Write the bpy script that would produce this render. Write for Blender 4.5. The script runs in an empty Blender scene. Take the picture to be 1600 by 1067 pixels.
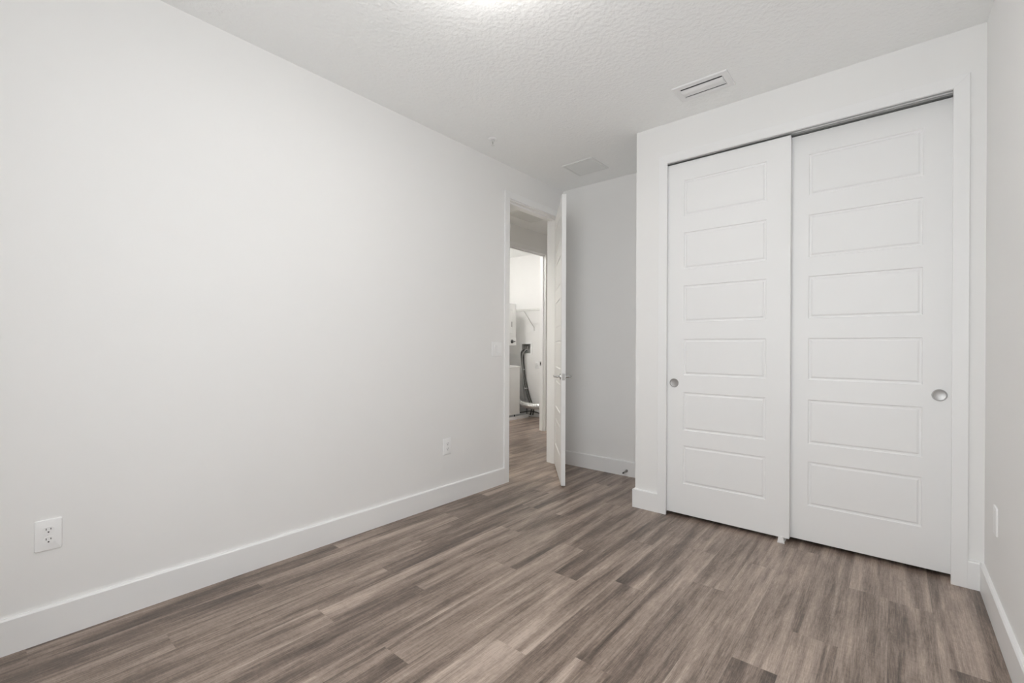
import bpy, bmesh, math, random
from mathutils import Vector, Matrix

SC = bpy.context.scene
COL = SC.collection
R = math.radians

# ------------------------------------------------------------------ camera
YAW, PITCH, ROLL = 0.698844, -0.001713, 0.003872      # radians, YAW measured from +y towards -x
cam_data = bpy.data.cameras.new('camera')
cam_data.sensor_fit = 'HORIZONTAL'
cam_data.sensor_width = 36.0
cam_data.lens = 15.9906
cam_data.shift_y = 0.00647
cam_data.clip_start = 0.02
cam = bpy.data.objects.new('camera', cam_data)
COL.objects.link(cam)
fw = Vector((-math.sin(YAW) * math.cos(PITCH), math.cos(YAW) * math.cos(PITCH), math.sin(PITCH)))
rt = Vector((math.cos(YAW), math.sin(YAW), 0))
up = rt.cross(fw)
rt2 = rt * math.cos(ROLL) + up * math.sin(ROLL)
up2 = -rt * math.sin(ROLL) + up * math.cos(ROLL)
mw = Matrix((rt2, up2, -fw)).transposed().to_4x4()
mw.translation = Vector((2.56872, -3.85317, 1.16751))
cam.matrix_world = mw
SC.camera = cam

# ------------------------------------------------------------------ daylight, exposure
SKY_STRENGTH = 6.6                                     # overcast sky seen through the window
GROUND_STRENGTH = 6.2                                  # pale sunlit ground outside, below the horizon
world = bpy.data.worlds.new('daylight')
SC.world = world
world.use_nodes = True
_nt = world.node_tree
wb = _nt.nodes['Background']
_tc = _nt.nodes.new('ShaderNodeTexCoord')
_sp = _nt.nodes.new('ShaderNodeSeparateXYZ')
_mr = _nt.nodes.new('ShaderNodeMapRange')
_mr.inputs['From Min'].default_value = -.02
_mr.inputs['From Max'].default_value = .02
_mr.inputs['To Min'].default_value = GROUND_STRENGTH
_mr.inputs['To Max'].default_value = SKY_STRENGTH
_nt.links.new(_tc.outputs['Generated'], _sp.inputs['Vector'])
_nt.links.new(_sp.outputs['Z'], _mr.inputs['Value'])
_nt.links.new(_mr.outputs[0], wb.inputs['Strength'])
wb.inputs['Color'].default_value = (0.93, 0.97, 1.0, 1)

WIN = (1.45, 2.75, 0.60, 2.30)                         # window in the wall behind the camera: x0, x1, z0, z1
YB = -4.40                                             # that wall's inner face
pl = bpy.data.lights.new('window_daylight', 'AREA')
pl.shape = 'RECTANGLE'
pl.size, pl.size_y = WIN[1] - WIN[0], WIN[3] - WIN[2]
pl.cycles.is_portal = True
po = bpy.data.objects.new('window_daylight', pl)
po.location = ((WIN[0] + WIN[1]) / 2, YB - 0.13, (WIN[2] + WIN[3]) / 2)
po.rotation_euler = (R(90), 0, 0)
COL.objects.link(po)

LAMP_BEDROOM = 23.0                                    # emission of the bedroom lamp's dome
LAMP_LAUNDRY = 70.0
HALL_FILL = 620.0  # emission of the unseen light added in the hall

vs = SC.view_settings
vs.view_transform = 'Standard'
vs.look = 'None'
vs.gamma = 1.0
vs.use_curve_mapping = False
vs.exposure = 0.0
SC.cycles.use_denoising = True
SC.cycles.max_bounces = 14
SC.cycles.diffuse_bounces = 10
SC.cycles.caustics_reflective = False
SC.cycles.caustics_refractive = False

# ------------------------------------------------------------------ materials
def new_mat(name, color, rough=0.5, metal=0.0, spec=0.5):
    m = bpy.data.materials.new(name)
    m.use_nodes = True
    b = m.node_tree.nodes['Principled BSDF']
    b.inputs['Base Color'].default_value = (*color, 1)
    b.inputs['Roughness'].default_value = rough
    b.inputs['Metallic'].default_value = metal
    b.inputs['Specular IOR Level'].default_value = spec
    return m

def add_bump(m, scale, strength, dist=0.002, detail=3.0, kind='noise'):
    nt = m.node_tree
    tc = nt.nodes.new('ShaderNodeTexCoord')
    if kind == 'noise':
        t = nt.nodes.new('ShaderNodeTexNoise')
        t.inputs['Detail'].default_value = detail
    else:
        t = nt.nodes.new('ShaderNodeTexVoronoi')
    t.inputs['Scale'].default_value = scale
    bp = nt.nodes.new('ShaderNodeBump')
    bp.inputs['Strength'].default_value = strength
    bp.inputs['Distance'].default_value = dist
    nt.links.new(tc.outputs['Object'], t.inputs['Vector'])
    nt.links.new(t.outputs['Fac' if kind == 'noise' else 'Distance'], bp.inputs['Height'])
    nt.links.new(bp.outputs['Normal'], nt.nodes['Principled BSDF'].inputs['Normal'])
    return m

def mottle(m, c1, c2, scale=1.5):
    """faint uneven tone of a real painted or moulded surface"""
    nt = m.node_tree
    tc = nt.nodes.new('ShaderNodeTexCoord')
    n = nt.nodes.new('ShaderNodeTexNoise')
    n.inputs['Scale'].default_value = scale
    n.inputs['Detail'].default_value = 4
    mx = nt.nodes.new('ShaderNodeMix')
    mx.data_type = 'RGBA'
    mx.inputs['A'].default_value = (*c1, 1)
    mx.inputs['B'].default_value = (*c2, 1)
    nt.links.new(tc.outputs['Object'], n.inputs['Vector'])
    nt.links.new(n.outputs['Fac'], mx.inputs['Factor'])
    nt.links.new(mx.outputs['Result'], nt.nodes['Principled BSDF'].inputs['Base Color'])
    return m

M = {}
M['wall'] = add_bump(mottle(new_mat('wall paint', (.8, .8, .79), .75, 0, .25), (.855, .851, .843), (.870, .866, .858)), 220, .12, .001)
M['ceiling'] = add_bump(mottle(new_mat('textured ceiling paint', (.8, .8, .79), .85, 0, .2), (.915, .922, .918), (.930, .937, .933)), 48, .95, .005, 5)
M['trim'] = mottle(new_mat('white semi gloss trim paint', (.86, .86, .86), .38, 0, .4), (.87, .87, .868), (.89, .89, .888), 3)
M['door'] = add_bump(mottle(new_mat('white door paint', (.84, .84, .84), .42, 0, .4), (.865, .865, .863), (.885, .885, .883), 3), 160, .05, .001)
M['plastic'] = mottle(new_mat('white plastic', (.90, .90, .90), .3), (.89, .89, .89), (.91, .91, .91), 8)
M['enamel'] = mottle(new_mat('white appliance enamel', (.84, .84, .83), .25), (.83, .83, .82), (.86, .86, .85), 3)
M['vent'] = mottle(new_mat('white enamelled steel', (.84, .84, .84), .4), (.82, .82, .82), (.86, .86, .86), 8)
M['grille'] = mottle(new_mat('return grille enamel', (.78, .79, .78), .5), (.76, .77, .76), (.80, .81, .80), 8)
M['dark'] = mottle(new_mat('dark duct interior', (.03, .03, .03), .8), (.025, .025, .025), (.04, .04, .04))
M['chrome'] = mottle(new_mat('polished chrome', (.58, .58, .58), .12, 1.0), (.54, .54, .54), (.62, .62, .62), 20)
M['nickel'] = mottle(new_mat('satin nickel', (.46, .455, .44), .42, 1.0), (.42, .41, .40), (.50, .49, .48), 30)
M['nickel_bright'] = mottle(new_mat('bright nickel plating', (.86, .86, .85), .30, .85), (.82, .82, .81), (.90, .90, .89), 30)
M['alu'] = mottle(new_mat('brushed aluminium', (.80, .80, .79), .42, .8), (.76, .76, .75), (.84, .84, .83), 30)
M['foil'] = mottle(new_mat('aluminium foil duct', (.80, .80, .79), .3, .9), (.72, .72, .71), (.86, .86, .85), 30)
M['hose'] = mottle(new_mat('dark grey hose', (.09, .09, .085), .5), (.07, .07, .065), (.13, .13, .12), 25)
M['grey_hose'] = mottle(new_mat('grey ribbed hose', (.30, .30, .29), .5), (.26, .26, .25), (.34, .34, .33), 25)
M['black'] = mottle(new_mat('black plastic', (.02, .02, .02), .4), (.015, .015, .015), (.03, .03, .03), 8)
M['rubber'] = mottle(new_mat('dark rubber', (.05, .05, .05), .6), (.04, .04, .04), (.06, .06, .06), 8)
M['wire'] = mottle(new_mat('white coated wire', (.80, .80, .78), .35), (.78, .78, .76), (.82, .82, .80), 8)
M['box'] = mottle(new_mat('grey plastic box lining', (.5, .5, .48), .5), (.42, .42, .40), (.55, .55, .53), 12)
M['bulb'] = mottle(new_mat('grey glass bulb', (.35, .34, .33), .15), (.30, .29, .28), (.40, .39, .38), 8)

def glass_mat():
    m = bpy.data.materials.new('window glass')
    m.use_nodes = True
    nt = m.node_tree
    nt.nodes.clear()
    o = nt.nodes.new('ShaderNodeOutputMaterial')
    t = nt.nodes.new('ShaderNodeBsdfTransparent')
    g = nt.nodes.new('ShaderNodeBsdfGlossy')
    g.inputs['Roughness'].default_value = .02
    mx = nt.nodes.new('ShaderNodeMixShader')
    mx.inputs['Fac'].default_value = .06
    nt.links.new(t.outputs[0], mx.inputs[1])
    nt.links.new(g.outputs[0], mx.inputs[2])
    nt.links.new(mx.outputs[0], o.inputs['Surface'])
    return m
M['glass'] = glass_mat()

def lamp_mat(name, color, strength):
    m = bpy.data.materials.new(name)
    m.use_nodes = True
    b = m.node_tree.nodes['Principled BSDF']
    b.inputs['Base Color'].default_value = (.9, .9, .9, 1)
    b.inputs['Emission Color'].default_value = (*color, 1)
    b.inputs['Emission Strength'].default_value = strength
    return m

def floor_mat():
    m = bpy.data.materials.new('wood look vinyl planks')
    m.use_nodes = True
    nt = m.node_tree
    N, L = nt.nodes.new, nt.links.new
    b = nt.nodes['Principled BSDF']
    at = N('ShaderNodeAttribute'); at.attribute_name = 'plank'
    sep = N('ShaderNodeSeparateColor'); L(at.outputs['Color'], sep.inputs['Color'])
    uv = N('ShaderNodeUVMap'); uv.uv_map = 'plank_uv'
    s2 = N('ShaderNodeSeparateXYZ'); L(uv.outputs['UV'], s2.inputs['Vector'])
    off = N('ShaderNodeMath'); off.operation = 'MULTIPLY'; off.inputs[1].default_value = 37.0
    L(sep.outputs['Green'], off.inputs[0])
    co = N('ShaderNodeCombineXYZ')
    L(s2.outputs['X'], co.inputs['X']); L(s2.outputs['Y'], co.inputs['Y']); L(off.outputs[0], co.inputs['Z'])

    def noise(sx, sy, detail, rough=.55, dist=0.0):
        mp = N('ShaderNodeMapping')
        mp.inputs['Scale'].default_value = (sx, sy, 1)
        L(co.outputs[0], mp.inputs['Vector'])
        t = N('ShaderNodeTexNoise')
        t.inputs['Scale'].default_value = 1.0
        t.inputs['Detail'].default_value = detail
        t.inputs['Roughness'].default_value = rough
        t.inputs['Distortion'].default_value = dist
        L(mp.outputs[0], t.inputs['Vector'])
        return t.outputs['Fac']

    def mul(a, k):
        n = N('ShaderNodeMath'); n.operation = 'MULTIPLY'; L(a, n.inputs[0]); n.inputs[1].default_value = k
        return n.outputs[0]

    def add(a, c):
        n = N('ShaderNodeMath'); n.operation = 'ADD'; L(a, n.inputs[0])
        if isinstance(c, float): n.inputs[1].default_value = c
        else: L(c, n.inputs[1])
        return n.outputs[0]

    streak = noise(15, 1.15, 3, .5, .6)       # broad light and dark bands along the plank
    cloud = noise(14, 2.3, 4, .6, .8)         # blotches
    grain = noise(110, 3.0, 6, .72, .5)       # grain along the plank
    fine = noise(420, 24, 4, .70, .2)         # pores
    saw = noise(40, 110, 3, .7, .8)           # faint cross sawn texture
    v = add(add(add(mul(streak, 1.30), mul(cloud, .85)), add(mul(grain, 1.00), mul(saw, .32))), add(mul(fine, .85), mul(sep.outputs['Red'], .46)))
    v = add(v, -1.88)
    rp = N('ShaderNodeValToRGB')
    e = rp.color_ramp.elements
    e[0].position, e[0].color = 0.0, (.066, .047, .037, 1)
    e[1].position, e[1].color = 1.0, (.540, .440, .372, 1)
    k = e.new(.30); k.color = (.160, .119, .095, 1)
    k = e.new(.52); k.color = (.275, .211, .172, 1)
    k = e.new(.74); k.color = (.385, .304, .251, 1)
    L(v, rp.inputs['Fac'])

    # seams
    def edge(val, width, w):
        a = N('ShaderNodeMath'); a.operation = 'SUBTRACT'; a.inputs[0].default_value = width; L(val, a.inputs[1])
        mn = N('ShaderNodeMath'); mn.operation = 'MINIMUM'; L(val, mn.inputs[0]); L(a.outputs[0], mn.inputs[1])
        lt = N('ShaderNodeMath'); lt.operation = 'LESS_THAN'; L(mn.outputs[0], lt.inputs[0]); lt.inputs[1].default_value = w
        return lt.outputs[0]
    sx = edge(s2.outputs['X'], .15, .0009)
    mx = N('ShaderNodeMix'); mx.data_type = 'RGBA'
    L(mul(sx, .30), mx.inputs['Factor']); L(rp.outputs['Color'], mx.inputs['A'])
    mx.inputs['B'].default_value = (.05, .04, .033, 1)
    L(mx.outputs['Result'], b.inputs['Base Color'])
    rr = N('ShaderNodeMapRange')
    rr.inputs['To Min'].default_value = .24; rr.inputs['To Max'].default_value = .42
    L(grain, rr.inputs['Value']); L(rr.outputs[0], b.inputs['Roughness'])
    b.inputs['Specular IOR Level'].default_value = .50
    bp = N('ShaderNodeBump'); bp.inputs['Strength'].default_value = .12; bp.inputs['Distance'].default_value = .0008
    L(add(mul(grain, .6), mul(saw, .4)), bp.inputs['Height']); L(bp.outputs['Normal'], b.inputs['Normal'])
    return m
M['floor'] = floor_mat()

# ------------------------------------------------------------------ mesh helpers
def bm_box(bm, x0, x1, y0, y1, z0, z1, bev=0.0, seg=2):
    vs_ = [bm.verts.new((x, y, z)) for x in (x0, x1) for y in (y0, y1) for z in (z0, z1)]
    F = [(0, 1, 3, 2), (4, 6, 7, 5), (0, 4, 5, 1), (2, 3, 7, 6), (0, 2, 6, 4), (1, 5, 7, 3)]
    fs = [bm.faces.new([vs_[i] for i in f]) for f in F]
    if bev > 0:
        es = list({e for f in fs for e in f.edges})
        bmesh.ops.bevel(bm, geom=es, offset=bev, segments=seg, profile=.5, affect='EDGES')
    return bm

def bm_prism(bm, pts, d, axis='y', base=0.0):
    """closed polygon pts [(a, b)] pushed along an axis: 'y' -> (a, y, b), 'x' -> (x, a, b), 'z' -> (a, b, z)"""
    def P(a, b, t):
        return {'y': (a, t, b), 'x': (t, a, b), 'z': (a, b, t)}[axis]
    A = [bm.verts.new(P(a, b, base)) for a, b in pts]
    B = [bm.verts.new(P(a, b, base + d)) for a, b in pts]
    n = len(pts)
    bm.faces.new(A); bm.faces.new(B[::-1])
    for i in range(n):
        bm.faces.new((A[i], B[i], B[(i + 1) % n], A[(i + 1) % n]))
    return bm

def bm_lathe(bm, prof, seg=32, center=(0, 0, 0), axis='z', close=True):
    """profile [(r, h)] spun about an axis through center"""
    c = Vector(center)
    def P(r, h, a):
        u, v = r * math.cos(a), r * math.sin(a)
        return c + {'z': Vector((u, v, h)), 'y': Vector((u, h, v)), 'x': Vector((h, u, v))}[axis]
    rings = []
    for r, h in prof:
        if r < 1e-6:
            rings.append([bm.verts.new(P(0, h, 0))])
        else:
            rings.append([bm.verts.new(P(r, h, 2 * math.pi * k / seg)) for k in range(seg)])
    for a, b in zip(rings, rings[1:]):
        for k in range(seg):
            k2 = (k + 1) % seg
            q = [a[0] if len(a) == 1 else a[k], b[0] if len(b) == 1 else b[k],
                 b[0] if len(b) == 1 else b[k2], a[0] if len(a) == 1 else a[k2]]
            q = list(dict.fromkeys(q))
            if len(q) >= 3:
                bm.faces.new(q)
    return bm

def smooth_path(pts, n=8):
    """Catmull-Rom through the points"""
    P = [Vector(p) for p in pts]
    P = [P[0] * 2 - P[1]] + P + [P[-1] * 2 - P[-2]]
    out = []
    for i in range(1, len(P) - 2):
        for k in range(n):
            t = k / n
            a, b, c, d = P[i - 1:i + 3]
            out.append(.5 * ((2 * b) + (c - a) * t + (2 * a - 5 * b + 4 * c - d) * t * t + (3 * b - a - 3 * c + d) * t ** 3))
    out.append(P[-2])
    return out

def bm_tube(bm, path, rad, seg=10):
    """tube along a path; rad is a number or a function of the index"""
    path = [Vector(p) for p in path]
    n = len(path)
    T = [(path[min(i + 1, n - 1)] - path[max(i - 1, 0)]).normalized() for i in range(n)]
    u = T[0].orthogonal().normalized()
    rings = []
    for i in range(n):
        u = (u - T[i] * u.dot(T[i])).normalized()
        w = T[i].cross(u)
        r = rad(i) if callable(rad) else rad
        rings.append([bm.verts.new(path[i] + (u * math.cos(a) + w * math.sin(a)) * r)
                      for a in (2 * math.pi * k / seg for k in range(seg))])
    for a, b in zip(rings, rings[1:]):
        for k in range(seg):
            bm.faces.new((a[k], a[(k + 1) % seg], b[(k + 1) % seg], b[k]))
    bm.faces.new(rings[0][::-1]); bm.faces.new(rings[-1])
    return bm

def obj(name, bm, mat, parent=None, smooth=False):
    bmesh.ops.recalc_face_normals(bm, faces=bm.faces[:])
    me = bpy.data.meshes.new(name)
    bm.to_mesh(me)
    bm.free()
    if smooth:
        for p in me.polygons:
            p.use_smooth = True
        me.set_sharp_from_angle(angle=R(35))
    me.materials.append(mat)
    o = bpy.data.objects.new(name, me)
    COL.objects.link(o)
    if parent is not None:
        o.parent = parent
    return o

def tag(o, label, cat, group=None, kind=None):
    o['label'] = label
    o['category'] = cat
    if group: o['group'] = group
    if kind: o['kind'] = kind
    return o

def thing(name, label, cat, loc=(0, 0, 0), rz=0.0, group=None, kind=None):
    o = bpy.data.objects.new(name, None)
    o.empty_display_size = .05
    o.location = loc
    o.rotation_euler = (0, 0, rz)
    COL.objects.link(o)
    return tag(o, label, cat, group, kind)

def box(*a, bev=0.0, seg=2):
    return bm_box(bmesh.new(), *a, bev=bev, seg=seg)

def wall(name, label, axis, face, thick, u0, u1, v0, v1, holes=(), mat='wall', cat='wall'):
    """wall slab: axis 'x' lies in the y-z plane at x = face, axis 'y' in the x-z plane at y = face; holes (u0, u1, v0, v1)"""
    bm = bmesh.new()
    us = sorted({u0, u1, *[h[0] for h in holes], *[h[1] for h in holes]})
    vs_ = sorted({v0, v1, *[h[2] for h in holes], *[h[3] for h in holes]})
    def P(u, v, w):
        return bm.verts.new((face + w, u, v) if axis == 'x' else (u, face + w, v))
    def solid(i, j):
        if i < 0 or j < 0 or i >= len(us) - 1 or j >= len(vs_) - 1: return False
        a, b = (us[i] + us[i + 1]) / 2, (vs_[j] + vs_[j + 1]) / 2
        return not any(h[0] < a < h[1] and h[2] < b < h[3] for h in holes)
    for i in range(len(us) - 1):
        for j in range(len(vs_) - 1):
            if not solid(i, j): continue
            a, b, c, d = us[i], us[i + 1], vs_[j], vs_[j + 1]
            for w in (0, thick):
                bm.faces.new([P(a, c, w), P(b, c, w), P(b, d, w), P(a, d, w)])
            for di, dj, e in ((-1, 0, ((a, c), (a, d))), (1, 0, ((b, c), (b, d))), (0, -1, ((a, c), (b, c))), (0, 1, ((a, d), (b, d)))):
                if not solid(i + di, j + dj):
                    (p, q), (r_, s) = e
                    bm.faces.new([P(p, q, 0), P(r_, s, 0), P(r_, s, thick), P(p, q, thick)])
    bmesh.ops.remove_doubles(bm, verts=bm.verts[:], dist=1e-5)
    return tag(obj(name, bm, M[mat]), label, cat, kind='structure')

# ------------------------------------------------------------------ room dimensions
H = 2.743
XR = 2.9058                     # right wall
YC = -0.7058                    # closet front
XC = 1.1136                     # closet's free corner
BB, BT = .135, .016             # baseboard height and thickness
DY0, DY1, DH = -.842, -.075, 2.452      # bedroom doorway, clear opening
HX = -1.172                     # hall's opposite wall
LY0, LY1 = .52, 1.305           # laundry doorway
LF = 2.27                       # laundry's end wall
LB = -2.98                      # laundry's back wall

# ------------------------------------------------------------------ floor
def build_floor():
    random.seed(11)
    bm = bmesh.new()
    uvl = bm.loops.layers.uv.new('plank_uv')
    cl = bm.loops.layers.float_color.new('plank')
    W, LEN = .15, 1.237
    X0, X1, Y0, Y1 = -3.1, 3.0, -4.55, 2.5
    joints = {0: -3.715, 1: -1.705, 2: -2.105, 3: -1.215, 4: -2.86, 5: -1.212, 6: -2.01, 7: -2.815, 8: -1.9, 9: -2.497,
              10: -1.777, 11: -2.384, 12: -1.527, 13: -1.125, 14: -1.998, 15: -1.67, 16: -1.092, 17: -2.35, 18: -1.55}
    tone = {(0, 0): .30, (0, -1): .42, (1, 0): .30, (1, -1): .72, (1, -2): .30, (2, 0): .15, (2, -1): .62, (3, 0): .28, (3, -1): .10,
            (4, 0): .62, (4, -1): .70, (5, 0): .55, (5, -1): .45, (6, 0): .60, (6, -1): .66, (7, 0): .62, (7, -1): .14,
            (8, 0): .34, (8, -1): .55, (9, 0): .72, (9, 1): .30, (9, -1): .74, (10, 0): .55, (10, -1): .36, (11, 0): .55, (11, -1): .78,
            (12, 0): .52, (12, -1): .46, (13, 0): .78, (13, -1): .62, (14, 0): .72, (14, -1): .16, (15, 0): .52, (15, -1): .62,
            (16, 0): .72, (16, -1): .44, (17, 0): .58, (17, -1): .58, (18, 0): .50, (18, -1): .44}
    k0 = int(math.floor((X0 - .004) / W))
    k1 = int(math.ceil((X1 - .004) / W))
    for k in range(k0, k1):
        xa, xb = .004 + k * W, .004 + (k + 1) * W
        jy = joints.get(k, random.uniform(-1.2, 0))
        n0 = int(math.floor((Y0 - jy) / LEN))
        n1 = int(math.ceil((Y1 - jy) / LEN))
        for n in range(n0, n1):
            ya, yb = max(Y0, jy + n * LEN), min(Y1, jy + (n + 1) * LEN)
            if yb - ya < .002: continue
            a, b = max(xa, X0), min(xb, X1)
            c = (tone.get((k, n), random.uniform(.25, .7)), random.random(), random.random(), 1)
            f = bm.faces.new([bm.verts.new(p) for p in ((a, ya, 0), (b, ya, 0), (b, yb, 0), (a, yb, 0))])
            for lp in f.loops:
                lp[cl] = c
                lp[uvl].uv = (lp.vert.co.x - xa, lp.vert.co.y - (jy + n * LEN))
    me = bpy.data.meshes.new('floor')
    bm.to_mesh(me); bm.free()
    me.materials.append(M['floor'])
    o = bpy.data.objects.new('floor', me)
    COL.objects.link(o)
    tag(o, 'taupe wood look plank floor running through bedroom, hall and laundry', 'floor', kind='structure')
build_floor()
tag(obj('ceiling', box(-3.1, 3.05, -4.55, 2.5, H, H + .1), M['ceiling']), 'white finely textured ceiling over the room', 'ceiling', kind='structure')

# ------------------------------------------------------------------ walls
wall('wall_left', 'long plain white wall with the open bedroom doorway', 'x', 0, -.13, YB - .13, 2.40, 0, H,
     [(DY0 - .018, DY1 + .018, 0, DH + .018)])
wall('wall_far', 'short white wall behind the open bedroom door', 'y', 0, .12, 0, XR + .13, 0, H)
wall('wall_right', 'narrow strip of white wall past the closet', 'x', XR, .13, YB - .13, 0, 0, H)
wall('wall_back', 'white window wall behind the viewer', 'y', YB, -.13, 0, XR, 0, H, [WIN])
CO = (1.325, 2.812, 0, 2.478)
wall('wall_closet', 'white closet front wall around the sliding doors', 'y', YC, .115, XC, XR, 0, H, [CO])
wall('wall_closet_side', 'narrow white end of the closet facing the doorway', 'x', XC, .115, YC + .115, 0, 0, H)
wall('wall_hall', 'grey shaded hall wall with the laundry doorway', 'x', HX, -.085, -2.6, 2.40, 0, H,
     [(LY0 - .018, LY1 + .018, 0, DH + .018)])
wall('wall_hall_near', 'hall end wall out of view', 'y', -2.6, -.1, HX, -.13, 0, H)
wall('wall_hall_far', 'hall end wall beyond the laundry doorway', 'y', 2.30, .1, HX, -.13, 0, H)
BOXH = (-2.348, -2.164, 1.066, 1.226)
wall('wall_laundry', 'bright white laundry wall with the hose box', 'y', LF, .12, LB, HX - .085, 0, H, [BOXH])
wall('wall_laundry_back', 'white laundry wall behind the stacked machine', 'x', LB, -.1, .0, LF, 0, H)
wall('wall_laundry_near', 'laundry end wall out of view', 'y', .0, -.1, LB, HX - .085, 0, H)

# ------------------------------------------------------------------ baseboards
def base_run(name, label, axis, face, side, u0, u1):
    """board along a wall; its top edge is eased"""
    t = BT * side
    pts = [(face, 0), (face + t, 0), (face + t, BB - .006), (face + t * .7, BB), (face, BB)]
    bm = bmesh.new()
    if axis == 'x':       # wall at x = face, board runs along y
        for_pts = [(a, b) for a, b in pts]
        bm_prism(bm, for_pts, u1 - u0, 'y', u0)
    else:                 # wall at y = face, board runs along x
        bm_prism(bm, pts, u1 - u0, 'x', u0)
    return tag(obj(name, bm, M['trim']), label, 'baseboard', kind='structure')

CW = .0595                      # casing width
base_run('baseboard_left', 'tall white baseboard along the long wall', 'x', 0, 1, YB, DY0 - .006 - CW)
base_run('baseboard_far', 'white baseboard on the wall behind the open door', 'y', 0, -1, BT, XC)
base_run('baseboard_closet_side', 'white baseboard on the narrow closet end', 'x', XC, -1, YC - BT, -BT)
base_run('baseboard_closet', 'short white baseboard between closet corner and casing', 'y', YC, -1, XC, 1.2885)
base_run('baseboard_closet_right', 'short white baseboard between closet casing and side wall', 'y', YC, -1, 2.8475, XR - BT)
base_run('baseboard_right', 'white baseboard receding along the side wall', 'x', XR, -1, YB, YC)
base_run('baseboard_back', 'white baseboard under the window', 'y', YB, 1, BT, XR - BT)
base_run('baseboard_laundry', 'white baseboard on the laundry end wall', 'y', LF, -1, LB, HX - .085)
base_run('baseboard_hall', 'white baseboard along the hall wall past the laundry doorway', 'x', HX, 1, LY1 + .07, 2.30)
base_run('baseboard_hall_near', 'white baseboard along the hall wall before the laundry doorway', 'x', HX, 1, -2.6, LY0 - .07)

# ------------------------------------------------------------------ door casings and jambs
def casing(bm, axis, face, side, u0, u1, top, w=CW, th=.016):
    """flat U-shaped casing with inner edges u0, u1 and top; mitred corners"""
    o0, o1, ot = u0 - w, u1 + w, top + w
    segs = [[(o0, 0), (u0, 0), (u0, top), (o0, ot)], [(u1, 0), (o1, 0), (o1, ot), (u1, top)], [(u0, top), (u1, top), (o1, ot), (o0, ot)]]
    for s in segs:
        b2 = bmesh.new()
        bm_prism(b2, s, th * side, 'x' if axis == 'x' else 'y', face)
        bmesh.ops.bevel(b2, geom=b2.edges[:], offset=.0012, segments=1, affect='EDGES')
        me = bpy.data.meshes.new('tmp'); b2.to_mesh(me); b2.free()
        bm.from_mesh(me); bpy.data.meshes.remove(me)
    return bm

def jamb(bm, x0, x1, y0, y1, top, stop_x, t=.018):
    """door lining of an opening in a wall that lies in y-z; stop_x = (from, to) of the stop bead"""
    bm_box(bm, x0, x1, y0 - t, y0, 0, top + t)
    bm_box(bm, x0, x1, y1, y1 + t, 0, top + t)
    bm_box(bm, x0, x1, y0, y1, top, top + t)
    a, b = stop_x
    bm_box(bm, a, b, y0, y0 + .011, 0, top - .011, .001, 1)
    bm_box(bm, a, b, y1 - .011, y1, 0, top - .011, .001, 1)
    bm_box(bm, a, b, y0, y1, top - .011, top, .001, 1)

bm = bmesh.new()
casing(bm, 'x', 0, 1, DY0 - .006, DY1 + .006, DH + .006)
casing(bm, 'x', -.13, -1, DY0 - .006, DY1 + .006, DH + .006)
jamb(bm, -.13, 0, DY0, DY1, DH, (-.085, -.040))
t1 = tag(obj('trim_1', bm, M['trim']), 'white casing and jamb around the bedroom doorway', 'door trim', kind='structure')

bm = bmesh.new()
casing(bm, 'x', HX, 1, LY0 - .006, LY1 + .006, DH + .006)
jamb(bm, HX - .085, HX, LY0, LY1, DH, (HX - .050, HX - .022))
t2 = tag(obj('trim_2', bm, M['trim']), 'white casing and jamb around the laundry doorway', 'door trim', kind='structure')
bm = bmesh.new()
bm_box(bm, -1.250, -1.226, LY1 - .0024, LY1 - .0002, .912, .970, .0006, 1)
sp = obj('strike_plate', bm, M['nickel'], t2)
bm = bmesh.new()
bm_box(bm, -1.246, -1.232, LY1 - .0034, LY1 - .0014, .926, .956)
obj('latch_hole', bm, M['black'], sp)

bm = bmesh.new()
casing(bm, 'y', YC, -1, 1.3475, 2.7885, 2.4575)
t3 = tag(obj('trim_3', bm, M['trim']), 'white mitred casing around the closet opening', 'door trim', kind='structure')
# closet lining behind the casing
bm = bmesh.new()
bm_box(bm, 1.325, 1.3275, YC, YC + .115, 0, 2.475)
bm_box(bm, 2.8095, 2.812, YC, YC + .115, 0, 2.475)
obj('jamb', bm, M['trim'], t3)

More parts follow.
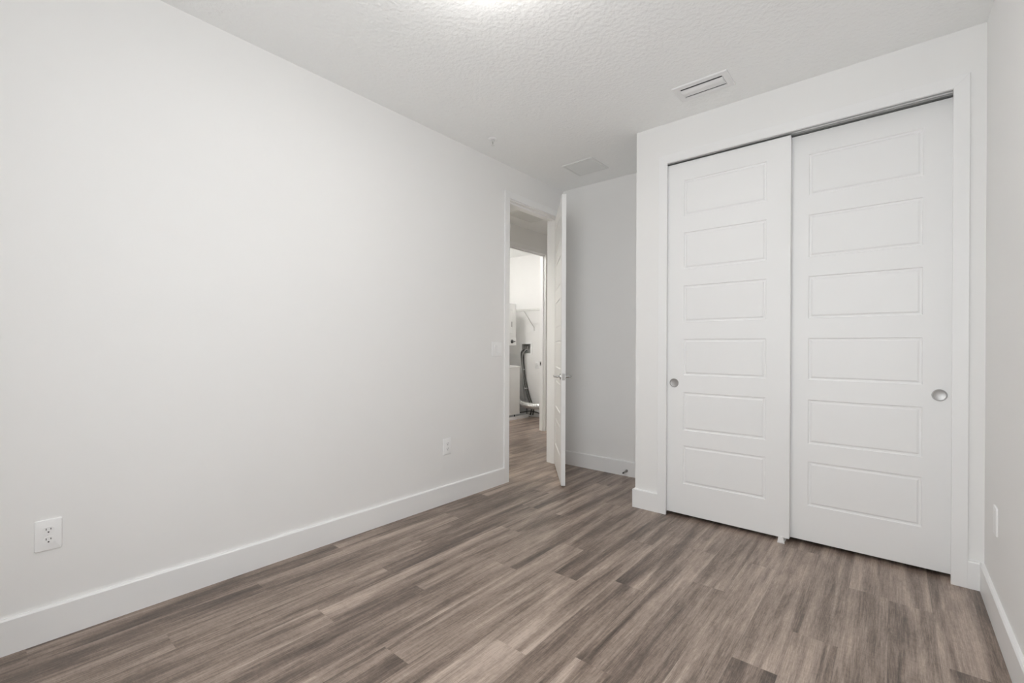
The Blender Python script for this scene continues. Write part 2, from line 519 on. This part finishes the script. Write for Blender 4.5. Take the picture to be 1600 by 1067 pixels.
# ------------------------------------------------------------------ panel doors
PROF = [(0, 0), (.0015, .0035), (.004, .0068), (.012, .0072), (.0165, .0040), (.0205, .0016)]
def bm_panel_door(W, Ht, px0, px1, rows, thick, both):
    """moulded six panel door, x 0..W, z 0..Ht, front at y = 0 facing -y"""
    bm = bmesh.new()
    xs = [0, px0, px1, W]
    zs = sorted({0, Ht, *[v for r_ in rows for v in r_]})
    pr = {(round(a, 4), round(b, 4)) for a, b in rows}
    def side(y, s, panels):
        for i in range(3):
            for j in range(len(zs) - 1):
                a, b, c, d = xs[i], xs[i + 1], zs[j], zs[j + 1]
                if panels and i == 1 and (round(c, 4), round(d, 4)) in pr:
                    prev = None
                    for ins, dep in PROF:
                        ring = [bm.verts.new(p) for p in ((a + ins, y + s * dep, c + ins), (b - ins, y + s * dep, c + ins),
                                                         (b - ins, y + s * dep, d - ins), (a + ins, y + s * dep, d - ins))]
                        if prev:
                            for k in range(4):
                                bm.faces.new((prev[k], prev[(k + 1) % 4], ring[(k + 1) % 4], ring[k]))
                        prev = ring
                    bm.faces.new(prev)
                else:
                    bm.faces.new([bm.verts.new(p) for p in ((a, y, c), (b, y, c), (b, y, d), (a, y, d))])
    side(0, 1, True)
    side(thick, -1, both)
    for i in range(3):
        for z in (0, Ht):
            bm.faces.new([bm.verts.new(p) for p in ((xs[i], 0, z), (xs[i + 1], 0, z), (xs[i + 1], thick, z), (xs[i], thick, z))])
    for j in range(len(zs) - 1):
        for x in (0, W):
            bm.faces.new([bm.verts.new(p) for p in ((x, 0, zs[j]), (x, 0, zs[j + 1]), (x, thick, zs[j + 1]), (x, thick, zs[j]))])
    bmesh.ops.remove_doubles(bm, verts=bm.verts[:], dist=1e-5)
    return bm

ROWS = [(.232, .495), (.600, .863), (.980, 1.229), (1.346, 1.597), (1.710, 1.963), (2.076, 2.323)]
def cup_pull(parent, x, z):
    """round flush finger pull let into the face at y = 0"""
    bm = bmesh.new()
    bm_lathe(bm, [(.0305, .0), (.0305, -.0020), (.0290, -.0032), (.0268, -.0032), (.0255, -.0010), (.0245, -.0006), (.0, -.0006)], 40, (x, 0, z), 'y')
    return obj('finger_pull', bm, M['nickel'], parent, True)

CZ = .022                                              # closet door clearance
rows_c = [(a - CZ, b - CZ) for a, b in ROWS]
closet_mesh = bm_panel_door(.762, 2.447 - CZ, .128, .634, rows_c, .035, False)
d2 = thing('door_2', 'white six panel closet door standing in front, finger pull by its outer edge', 'closet door', (1.3275, -.690, CZ), 0, 'sliding closet doors', 'structure')
leaf = obj('door_panel', closet_mesh, M['door'], d2)
cup_pull(d2, 1.392 - 1.3275, .924 - CZ)
d3 = thing('door_3', 'white six panel closet door on the rear track, beside the side wall', 'closet door', (2.0485, -.645, CZ), 0, 'sliding closet doors', 'structure')
l2 = leaf.copy(); l2.parent = d3; COL.objects.link(l2)
cup_pull(d3, 2.748 - 2.0485, .930 - CZ)

# bedroom door, hung on the doorway's far jamb and standing 39 degrees open into the room
BW = .757
d1 = thing('door_1', 'white six panel bedroom door standing open, seen almost edge on', 'door', (.008, -.078, .018), R(39), None, 'structure')
bmd = bm_panel_door(BW, 2.443 - .018, .112, .645, [(a - .018, b - .018) for a, b in ROWS], .035, True)
# local door space: width runs along local -y from the hinge, thickness from local x = -.043 to -.008
bmd.transform(Matrix(((0, 1, 0, -.043), (-1, 0, 0, 0), (0, 0, 1, 0), (0, 0, 0, 1))))
obj('door_panel', bmd, M['door'], d1)
LZ = .9225 - .018
ly = -(BW - .060)
for s in (-1, 1):
    x = -.043 if s < 0 else -.008
    bm = bmesh.new()
    bm_lathe(bm, [(0, s * .009), (.022, s * .009), (.0255, s * .0065), (.0265, s * .001), (.0265, 0)], 32, (x, ly, LZ), 'x')
    rose = obj('handle_rose', bm, M['chrome'], d1, True)
    bm = bmesh.new()
    pth = smooth_path([(x + s * .004, ly, LZ), (x + s * .030, ly, LZ), (x + s * .046, ly + .006, LZ), (x + s * .052, ly + .030, LZ),
                       (x + s * .052, ly + .070, LZ), (x + s * .050, ly + .112, LZ)], 6)
    bm_tube(bm, pth, lambda i: .0095 if i < 8 else .0080, 14)
    obj('door_lever', bm, M['chrome'], rose, True)
bm = bmesh.new()
bm_box(bm, -.0255 - .0115, -.0255 + .0115, -BW - .0012, -BW + .001, LZ - .028, LZ + .028, .0005, 1)
pla = obj('latch_plate', bm, M['nickel'], d1)
bm = bmesh.new()
bm_prism(bm, [(-.0255 - .006, -BW), (-.0255 + .006, -BW), (-.0255 + .006, -BW - .009), (-.0255 - .004, -BW - .002)], .020, 'z', LZ - .010)
obj('latch_bolt', bm, M['chrome'], pla)
for z in (.20, .88, 1.56, 2.24):
    bm = bmesh.new()
    bm_lathe(bm, [(0, -.051), (.0055, -.051), (.0055, .051), (0, .051)], 16, (0, 0, z), 'z')
    bm_box(bm, -.040, -.0002, -.0022, -.0002, z - .050, z + .050)
    obj('hinge', bm, M['nickel'], d1)

# ------------------------------------------------------------------ closet inside: track and floor guide
trk = thing('sliding_door_track', 'aluminium double track above the sliding closet doors', 'door track', (1.3275, YC, 2.4565))
bm = bmesh.new()
L_ = 2.8095 - 1.3275
for ya, yb in ((.0120, .0280), (.0400, .0620), (.0720, .1080)):
    bm_box(bm, 0, L_, ya, yb, -.0005, .0015)
for ya in (.0120, .0265, .0400, .0605, .0720, .1065):
    bm_box(bm, 0, L_, ya, ya + .0015, .0015, .0150)
bm_box(bm, 0, L_, .0015, .1080, .0150, .0170)
obj('track_rail', bm, M['alu'], trk)

gd = thing('door_floor_guide', 'small white plastic guide on floor under the closet doors', 'door guide', (2.0525, 0, 0))
bm = bmesh.new()
bm_box(bm, -.016, .016, -.728, -.610, 0, .004, .001, 1)
bm_prism(bm, [(-.019, 0), (.019, 0), (.012, .040), (-.012, .040)], .008, 'y', -.728)
bm_box(bm, -.012, .012, -.653, -.647, .003, .018)
obj('guide_fin', bm, M['plastic'], gd)

# ------------------------------------------------------------------ outlets and switch
def rounded_plate(bm, w, h, t, r=.006):
    """wall plate: face towards -y, back at y = 0, eased rim"""
    n = 5
    def outline(k, inset):
        pts = []
        for cx, cz, a0 in ((1, 1, 0), (-1, 1, 90), (-1, -1, 180), (1, -1, 270)):
            for i in range(n):
                a = R(a0 + 90 * i / (n - 1))
                pts.append((cx * (w / 2 - r) + (r - inset) * math.cos(a), cz * (h / 2 - r) + (r - inset) * math.sin(a)))
        return pts
    rings = []
    for y, ins in ((0, 0), (-t * .45, 0), (-t * .85, .0016), (-t, .0042)):
        rings.append([bm.verts.new((a, y, b)) for a, b in outline(n, ins)])
    for a, b in zip(rings, rings[1:]):
        for k in range(len(a)):
            bm.faces.new((a[k], a[(k + 1) % len(a)], b[(k + 1) % len(a)], b[k]))
    bm.faces.new(rings[-1])
    bm.faces.new(rings[0][::-1])

def make_outlet(loc, rz, label):
    t = thing('wall_outlet', label, 'outlet', loc, rz, 'white duplex outlets')
    bm = bmesh.new()
    rounded_plate(bm, .0785, .1225, .0062)
    obj('cover_plate', bm, M['plastic'], t, True)
    for s in (1, -1):
        zc = s * .0195
        bm = bmesh.new()
        pts = []
        for i in range(28):                       # round face flattened at top and bottom
            a = 2 * math.pi * i / 28
            pts.append((.0172 * math.cos(a), zc + max(-.0135, min(.0135, .0172 * math.sin(a)))))
        bm_prism(bm, pts, -.0022, 'y', -.0058)
        rc = obj('receptacle', bm, M['plastic'], t)
        bm = bmesh.new()
        bm_box(bm, -.0078, -.0056, -.0086, -.0070, zc + .0005, zc + .0085)
        bm_box(bm, .0056, .0078, -.0086, -.0070, zc + .0012, zc + .0078)
        bm_lathe(bm, [(0, -.0086), (.0026, -.0086), (.0026, -.0070), (0, -.0070)], 12, (0, 0, zc - .0072), 'y')
        obj('slots', bm, M['black'], rc)
    bm = bmesh.new()
    bm_lathe(bm, [(0, -.0074), (.0022, -.0072), (.0032, -.0060), (.0032, -.005)], 14, (0, 0, 0), 'y')
    obj('screw', bm, M['plastic'], t, True)
    return t

make_outlet((0, -3.654, .417), R(90), 'white duplex outlet above the baseboard, far from the doorway')
make_outlet((0, -1.550, .423), R(90), 'white duplex outlet low on the long wall near the doorway')
wp = thing('wall_plate', 'white wall plate seen edge on, low on the side wall by the closet', 'wall plate', (XR, -1.034, .434), R(-90))
bm = bmesh.new()
rounded_plate(bm, .0785, .1225, .0062)
obj('cover_plate', bm, M['plastic'], wp, True)
for v in (-.042, .042):
    bm = bmesh.new()
    bm_lathe(bm, [(0, -.0074), (.0022, -.0072), (.0032, -.0060), (.0032, -.005)], 14, (0, 0, v), 'y')
    obj('screw', bm, M['plastic'], wp, True)

sw = thing('light_switch', 'white double rocker light switch beside the bedroom doorway', 'switch', (0, -.9945, 1.154), R(90))
bm = bmesh.new()
rounded_plate(bm, .127, .1225, .0062)
obj('cover_plate', bm, M['plastic'], sw, True)
for i, u in enumerate((-.023, .023)):
    bm = bmesh.new()
    bm_box(bm, u - .0175, u + .0175, -.0078, -.0055, -.0345, .0345, .0006, 1)
    fr = obj('switch_frame', bm, M['plastic'], sw)
    bm = bmesh.new()
    k = .0030 if i else -.0030
    bm_prism(bm, [(-.0076, -.0320), (-.0098 - k, -.0320), (-.0090, 0), (-.0098 + k, .0320), (-.0076, .0320)], .031, 'x', u - .0155)
    obj('rocker', bm, M['plastic'], fr)

# ------------------------------------------------------------------ ceiling fittings
def make_grille(name, label, x0, x1, y0, y1, slats, group=None, cover=.46):
    cx, cy = (x0 + x1) / 2, (y0 + y1) / 2
    t = thing(name, label, 'vent', (cx, cy, H), 0, group)
    w, h = (x1 - x0) / 2, (y1 - y0) / 2
    fl = .026
    bm = bmesh.new()
    def ring(ins, z):
        return [bm.verts.new(p) for p in ((-w + ins, -h + ins, z), (w - ins, -h + ins, z), (w - ins, h - ins, z), (-w + ins, h - ins, z))]
    rs = [ring(0, 0), ring(.0015, -.004), ring(.005, -.0065), ring(fl - .004, -.0065), ring(fl, -.004), ring(fl, 0)]
    for a, b in zip(rs, rs[1:]):
        for k in range(4):
            bm.faces.new((a[k], a[(k + 1) % 4], b[(k + 1) % 4], b[k]))
    fr = obj('vent_frame', bm, M['grille'], t)
    bm = bmesh.new()
    n = slats
    span = 2 * (h - fl)
    for i in range(n):
        y = -h + fl + span * (i + .5) / n
        p = span / n
        bm_prism(bm, [(y - p * cover, -.0012), (y - p * cover + .0012, -.0006), (y + p * .50, -.0052), (y + p * .50 - .0010, -.0060)],
                 2 * (w - fl), 'x', -(w - fl))
    obj('vent_slats', bm, M['grille'], t)
    bm = bmesh.new()
    bm_box(bm, -w + fl - .001, w - fl + .001, -h + fl - .001, h - fl + .001, -.0006, -.0001)
    obj('duct_opening', bm, M['dark'], t)
    return t
make_grille('return_grille', 'square white slatted return grille in ceiling near the open door', .350, .652, -.556, -.262, 22, 'ceiling return grilles')
make_grille('return_grille', 'grey slatted return grille on the hall ceiling beyond the doorway', -.943, -.45, .19, .686, 30, 'ceiling return grilles', .18)

# supply register with two curved blades
reg = thing('ceiling_register', 'white rectangular ceiling register with curved blades before the closet', 'vent', (1.681, -1.016, H))
bm = bmesh.new()
w, h, fx, fy = .158, .0955, .036, .040
def ringr(wx, hy, z):
    return [bm.verts.new(p) for p in ((-wx, -hy, z), (wx, -hy, z), (wx, hy, z), (-wx, hy, z))]
rs = [ringr(w, h, 0), ringr(w - .001, h - .001, -.004), ringr(w - .005, h - .005, -.007), ringr(w - fx + .003, h - fy + .003, -.007),
      ringr(w - fx, h - fy, -.004), ringr(w - fx, h - fy, -.0002)]
for a, b in zip(rs, rs[1:]):
    for k in range(4):
        bm.faces.new((a[k], a[(k + 1) % 4], b[(k + 1) % 4], b[k]))
obj('vent_frame', bm, M['vent'], reg)
bm = bmesh.new()
bm_box(bm, -w + fx - .002, w - fx + .002, -h + fy - .002, h - fy + .002, -.0008, -.0002)
obj('duct_opening', bm, M['dark'], reg)
for y0, y1, z0, zm, z1 in ((-.0385, .0045, -.0035, -.0165, -.0125), (.0025, .0455, -.0110, -.0130, -.0030)):
    bm = bmesh.new()
    arc, arc2 = [], []
    for i in range(11):
        k = i / 10
        z = (1 - k) ** 2 * z0 + 2 * k * (1 - k) * zm + k * k * z1
        arc.append((y0 + (y1 - y0) * k, z))
        arc2.append((y0 + (y1 - y0) * k, z + .0014))
    bm_prism(bm, arc + arc2[::-1], 2 * (w - fx) - .006, 'x', -(w - fx) + .003)
    obj('vent_blade', bm, M['vent'], reg, True)
for x in (-(w - fx) + .0005, w - fx - .003):
    bm = bmesh.new()
    bm_prism(bm, [(-.052, -.001), (.050, -.001), (.046, -.006), (.000, -.012), (-.044, -.007)], .0025, 'x', x)
    obj('end_bracket', bm, M['vent'], reg)

# fire sprinkler
spk = thing('fire_sprinkler', 'small chrome fire sprinkler hanging from ceiling above the long wall', 'sprinkler', (.238, -1.315, H))
bm = bmesh.new()
bm_lathe(bm, [(.0, -.0002), (.034, -.0002), (.034, -.003), (.030, -.007), (.018, -.010), (.014, -.010), (.013, -.004), (0, -.004)], 32)
obj('escutcheon', bm, M['plastic'], spk, True)
bm = bmesh.new()
bm_lathe(bm, [(0, -.004), (.011, -.004), (.011, -.014), (.0135, -.015), (.0135, -.021), (.008, -.022), (0, -.022)], 24)
for s in (-1, 1):
    bm_tube(bm, smooth_path([(s * .0105, 0, -.018), (s * .0125, 0, -.028), (s * .009, 0, -.038), (s * .002, 0, -.045)], 4), .0022, 8)
obj('sprinkler_body', bm, M['nickel_bright'], spk, True)
bm = bmesh.new()
bm_lathe(bm, [(0, -.022), (.0022, -.023), (.0026, -.033), (.0016, -.042), (0, -.043)], 12)
obj('glass_bulb', bm, M['bulb'], spk, True)
bm = bmesh.new()
bm_lathe(bm, [(0, -.044), (.005, -.044), (.006, -.049), (.0155, -.050), (.0155, -.0515), (0, -.0525)], 24)
obj('deflector', bm, M['nickel_bright'], spk, True)

# ceiling lamps
def ceiling_lamp(loc, label, strength, color, r=.17, drop=.10):
    """bowl of opal glass hung a little below a ceiling plate"""
    t = thing('ceiling_light', label, 'ceiling light', (loc[0], loc[1], H))
    bm = bmesh.new()
    bm_lathe(bm, [(0, -.0005), (.062, -.0005), (.064, -.006), (.058, -.018), (.012, -.024), (.010, -drop - .004), (0, -drop - .004)], 40)
    obj('lamp_mount', bm, M['nickel'], t, True)
    bm = bmesh.new()
    prof = [(0, -drop), (r * .5, -drop - .001), (r * .96, -drop - .002), (r, -drop - .006)]
    for i in range(1, 9):
        a = R(90 * i / 8)
        prof.append((r * math.cos(a) if i < 8 else 0, -drop - .006 - .070 * math.sin(a)))
    bm_lathe(bm, prof, 48)
    obj('lamp_shade', bm, lamp_mat('lit lamp bowl', color, strength), t, True)
ceiling_lamp((1.40, -2.62), 'round semi flush ceiling light in the middle of the bedroom ceiling', LAMP_BEDROOM, (1.0, .975, .945))
ceiling_lamp((-2.00, .62), 'round flush ceiling light over the laundry room', LAMP_LAUNDRY, (1.0, .98, .945), .15, .03)
# unseen can light added to brighten the hall; deep baffle shields the upper walls
hl = thing('hall_fill_light', 'added unseen cylinder light brightening the hall outside the bedroom', 'ceiling light', (-.62, -1.00, H))
bm = bmesh.new()
bm_lathe(bm, [(0, -.0005), (.078, -.0005), (.078, -.084), (.075, -.086), (.072, -.084), (.072, -.012), (0, -.012)], 40)
obj('fill_housing', bm, M['vent'], hl, True)
bm = bmesh.new()
bm_lathe(bm, [(.0718, -.0825), (.0700, -.0825), (.0700, -.0150), (.0718, -.0150), (.0718, -.0825)], 40)
obj('fill_baffle', bm, M['dark'], hl, True)
bm = bmesh.new()
bm_lathe(bm, [(0, -.018), (.066, -.018), (.066, -.0125), (0, -.0125)], 40)
obj('fill_lens', bm, lamp_mat('hall fill lens', (1.0, .96, .86), HALL_FILL), hl)

# door stop
ds = thing('door_stop', 'small spring door stop on the far baseboard near the closet', 'door stop', (.712, -BT, .050))
bm = bmesh.new()
bm_lathe(bm, [(0, -.0002), (.012, -.0002), (.012, -.003), (.007, -.008), (0, -.008)], 20, (0, 0, 0), 'y')
obj('base', bm, M['nickel'], ds, True)
bm = bmesh.new()
bm_tube(bm, [(.0058 * math.cos(i * .7), -.007 - i * .00042, .0058 * math.sin(i * .7) - .006 * (i / 130) ** 2) for i in range(131)], .0013, 6)
obj('spring', bm, M['nickel'], ds, True)
bm = bmesh.new()
bm_lathe(bm, [(0, -.060), (.0075, -.060), (.0080, -.064), (.0070, -.075), (0, -.077)], 20, (0, 0, -.006), 'y')
obj('rubber_tip', bm, M['rubber'], ds, True)

# ------------------------------------------------------------------ window behind the viewer
w1 = thing('window_1', 'white framed window behind the viewer', 'window', (0, YB, 0), 0, None, 'structure')
x0, x1, z0, z1 = WIN
bm = bmesh.new()
f = .045
bm_box(bm, x0, x0 + f, -.10, -.05, z0, z1)
bm_box(bm, x1 - f, x1, -.10, -.05, z0, z1)
bm_box(bm, x0 + f, x1 - f, -.10, -.05, z0, z0 + f)
bm_box(bm, x0 + f, x1 - f, -.10, -.05, z1 - f, z1)
bm_box(bm, x0 + f, x1 - f, -.10, -.06, (z0 + z1) / 2 - .02, (z0 + z1) / 2 + .02)
obj('window_frame', bm, M['trim'], w1)
bm = bmesh.new()
bm_box(bm, x0 + f, x1 - f, -.078, -.074, z0 + f, (z0 + z1) / 2 - .02)
bm_box(bm, x0 + f, x1 - f, -.078, -.074, (z0 + z1) / 2 + .02, z1 - f)
obj('window_pane', bm, M['glass'], w1)
bm = bmesh.new()
bm_box(bm, x0 - .03, x1 + .03, -.05, .03, z0 - .022, z0, .003)
obj('window_sill', bm, M['trim'], w1)

# ------------------------------------------------------------------ laundry room
pan = thing('drain_pan', 'shallow white drain pan under the laundry machine', 'drain pan', (0, 0, 0))
bm = bmesh.new()
px0, px1, py0, py1 = LB + .02, -2.105, 1.14, 2.150
bm_box(bm, px0, px1, py0, py1, .0, .004)
for a in ((px0, px1, py0, py0 + .010), (px0, px1, py1 - .010, py1), (px0, px0 + .010, py0 + .01, py1 - .01), (px1 - .010, px1, py0 + .01, py1 - .01)):
    bm_box(bm, *a, .0, .052, .002, 1)
obj('pan_tray', bm, M['plastic'], pan)

lc = thing('stacked_laundry_machine', 'white stacked washer and dryer through the laundry doorway', 'washer dryer', (0, 0, 0))
wy0, wy1 = 1.255, 1.950
bm = bmesh.new()
bm_box(bm, -2.90, -2.135, wy0, wy1, .075, .835, .008)
wc = obj('washer_cabinet', bm, M['enamel'], lc)
for x in (-2.84, -2.20):
    for y in (wy0 + .06, wy1 - .06):
        bm = bmesh.new()
        bm_lathe(bm, [(0, .0045), (.024, .0045), (.024, .018), (.010, .022), (.010, .076), (0, .076)], 16, (x, y, 0))
        obj('foot', bm, M['rubber'], lc)
bm = bmesh.new()
bm_prism(bm, [(-2.90, .835), (-2.128, .835), (-2.128, .852), (-2.20, .868), (-2.62, .885), (-2.90, .885)], wy1 - wy0 + .004, 'y', wy0 - .002)
tp = obj('washer_top', bm, M['enamel'], lc)
bm = bmesh.new()
bm_prism(bm, [(-2.60, .8845), (-2.21, .8690), (-2.21, .876), (-2.60, .8925)], .46, 'y', wy0 + .11)
obj('washer_lid', bm, M['enamel'], tp)
bm = bmesh.new()
bm_box(bm, -2.90, -2.62, wy0 + .012, wy1 - .012, .885, 1.196)
obj('back_panel', bm, M['enamel'], lc)
bm = bmesh.new()
bm_box(bm, -2.90, -2.222, wy0, wy1, 1.196, 1.885, .007)
dc = obj('dryer_cabinet', bm, M['enamel'], lc)
bm = bmesh.new()
bm_box(bm, -2.2225, -2.212, wy0 + .004, wy1 - .004, 1.200, 1.322, .003)
cp = obj('control_panel', bm, M['enamel'], lc)
for y in (1.832, 1.60, 1.42):
    bm = bmesh.new()
    bm_lathe(bm, [(.031, 0), (.031, .004), (.0245, .006), (.022, .026), (.019, .029), (0, .029)], 28, (-2.212, y, 1.263), 'x')
    k = obj('control_knob', bm, M['black'] if y > 1.8 else M['enamel'], cp, True)
    bm = bmesh.new()
    bm_box(bm, -2.184, -2.178, y - .004, y + .004, 1.243, 1.283, .001, 1)
    obj('knob_grip', bm, M['grey_hose'], k)
bm = bmesh.new()
bm_lathe(bm, [(.0115, 0), (.0115, .006), (.009, .010), (0, .010)], 20, (-2.212, 1.903, 1.263), 'x')
obj('start_button', bm, M['black'], cp, True)
bm = bmesh.new()
bm_box(bm, -2.2235, -2.206, wy0 + .09, 1.842, 1.393, 1.780, .005)
dd = obj('dryer_door', bm, M['enamel'], lc)
bm = bmesh.new()
bm_box(bm, -2.2065, -2.2045, 1.812, 1.832, 1.500, 1.585, .0006, 1)
obj('door_handle', bm, M['grey_hose'], dd)

# recessed hose box
ob = thing('washer_hose_box', 'white framed recessed hose box on the laundry wall', 'hose box', (0, LF, 0))
bm = bmesh.new()
a0, a1, b0, b1 = BOXH
fr = (a0 - .046, a1 + .034, b0 - .020, b1 + .022)
for q in ((fr[0], a0, fr[2], fr[3]), (a1, fr[1], fr[2], fr[3]), (a0, a1, fr[2], b0), (a0, a1, b1, fr[3])):
    bm_box(bm, q[0], q[1], -.006, -.0002, q[2], q[3])
obj('box_frame', bm, M['plastic'], ob)
bm = bmesh.new()
bm_box(bm, a0, a1, .080, .084, b0, b1)
bm_box(bm, a0, a0 + .002, 0, .08, b0, b1)
bm_box(bm, a1 - .002, a1, 0, .08, b0, b1)
bm_box(bm, a0, a1, 0, .08, b0, b0 + .002)
bm_box(bm, a0, a1, 0, .08, b1 - .002, b1)
obj('box_lining', bm, M['box'], ob)
for x in (-2.312, -2.262):
    bm = bmesh.new()
    bm_lathe(bm, [(0, .045), (.012, .045), (.012, .085), (0, .085)], 14, (x, .040, 1.100))
    bm_box(bm, x - .020, x + .020, .034, .046, 1.182, 1.192, .002, 1)
    obj('valve', bm, M['nickel'], ob)

# hoses, tied into one bundle
hb = thing('washer_hose_bundle', 'dark washer hoses tied together, hanging from the wall hose box', 'hoses', (-2.25, LF, 0))
def hose(name, pts, r, mat, parent, ribs=False):
    bm = bmesh.new()
    p = smooth_path(pts, 30 if ribs else 10)
    bm_tube(bm, [q - Vector((-2.25, LF, 0)) for q in p], (lambda i: r * (1.0 if i % 2 else .86)) if ribs else r, 12)
    return obj(name, bm, M[mat], parent, not ribs)
hose('supply_hose', [(-2.312, LF + .020, 1.118), (-2.314, LF - .010, 1.116), (-2.322, LF - .040, 1.095), (-2.325, LF - .050, 1.03), (-2.300, LF - .050, .80),
      (-2.262, LF - .050, .60), (-2.210, LF - .052, .42), (-2.150, LF - .054, .27), (-2.10, LF - .050, .14), (-2.13, LF - .045, .03)], .0125, 'hose', hb)
hose('supply_hose', [(-2.262, LF + .020, 1.118), (-2.264, LF - .008, 1.116), (-2.276, LF - .030, 1.095), (-2.296, LF - .034, 1.03), (-2.274, LF - .032, .80),
      (-2.236, LF - .032, .60), (-2.184, LF - .034, .42), (-2.124, LF - .036, .27), (-2.07, LF - .034, .14), (-2.09, LF - .030, .03)], .0125, 'hose', hb)
hose('drain_hose', [(-2.205, LF + .020, 1.090), (-2.215, LF - .012, 1.130), (-2.252, LF - .062, 1.10), (-2.288, LF - .076, 1.00), (-2.278, LF - .078, .80), (-2.262, LF - .080, .60),
      (-2.235, LF - .080, .40), (-2.205, LF - .066, .22), (-2.20, LF - .050, .10), (-2.21, LF - .040, .03)], .012, 'grey_hose', hb, True)
for (x, z, w_) in ((-2.298, .79, .034), (-2.228, .475, .034)):
    bm = bmesh.new()
    bm_lathe(bm, [(w_, -.007), (w_ + .003, -.007), (w_ + .003, .007), (w_, .007), (w_, -.007)], 20, (x + 2.25, -.052, z))
    obj('cable_tie', bm, M['plastic'], hb)
# foil duct from behind the machine towards the side wall
bm = bmesh.new()
dp = smooth_path([(-2.56, 2.075, .30), (-2.40, 2.10, .275), (-2.28, 2.115, .235), (-2.16, 2.125, .205), (-2.05, 2.13, .195), (-1.90, 2.13, .200), (-1.70, 2.14, .215), (-1.50, 2.20, .22)], 8)
bm_tube(bm, dp, lambda i: .053 if i % 2 else .042, 20)
tag(obj('dryer_duct', bm, M['foil']), 'silver flexible dryer duct along the laundry floor', 'duct')
bm = bmesh.new()
bm_tube(bm, smooth_path([(-2.62, 2.02, .20), (-2.42, 2.03, .11), (-2.28, 2.04, .075), (-2.18, 2.075, .085), (-2.08, 2.15, .105), (-1.96, 2.200, .085), (-1.75, 2.225, .030), (-1.50, 2.23, .012)], 8), .0085, 10)
tag(obj('power_cord', bm, M['black'], None, True), 'black power cord curling below the silver duct', 'cord')
lo = make_outlet((-2.02, LF, .878), 0, 'white outlet on the laundry wall near the door jamb')

# wire shelf
sh = thing('wire_shelf', 'white wire shelf on the laundry end wall', 'shelf', (0, 0, 1.792))
bm = bmesh.new()
sx0, sx1, sy0, sy1 = LB + .02, HX - .10, 1.965, LF - .008
for y, z, r in ((sy0, 0, .0035), (sy0, -.028, .0035), ((sy0 + sy1) / 2, -.004, .003), (sy1, 0, .0035)):
    bm_tube(bm, [(sx0, y, z), (sx1, y, z)], r, 8)
obj('shelf_rail', bm, M['wire'], sh)
bm = bmesh.new()
n = int((sx1 - sx0) / .025)
for i in range(n + 1):
    x = sx0 + (sx1 - sx0) * i / n
    bm_tube(bm, [(x, sy1, .004), (x, sy0, .004), (x, sy0 - .003, -.028)], .0013, 5)
obj('shelf_wires', bm, M['wire'], sh)
for x in (-2.085, -2.72):
    bm = bmesh.new()
    bm_tube(bm, [(x, sy0 + .004, -.012), (x, LF - .010, -.285), (x, LF - .005, -.345)], .0065, 8)
    obj('shelf_bracket', bm, M['alu'], sh)
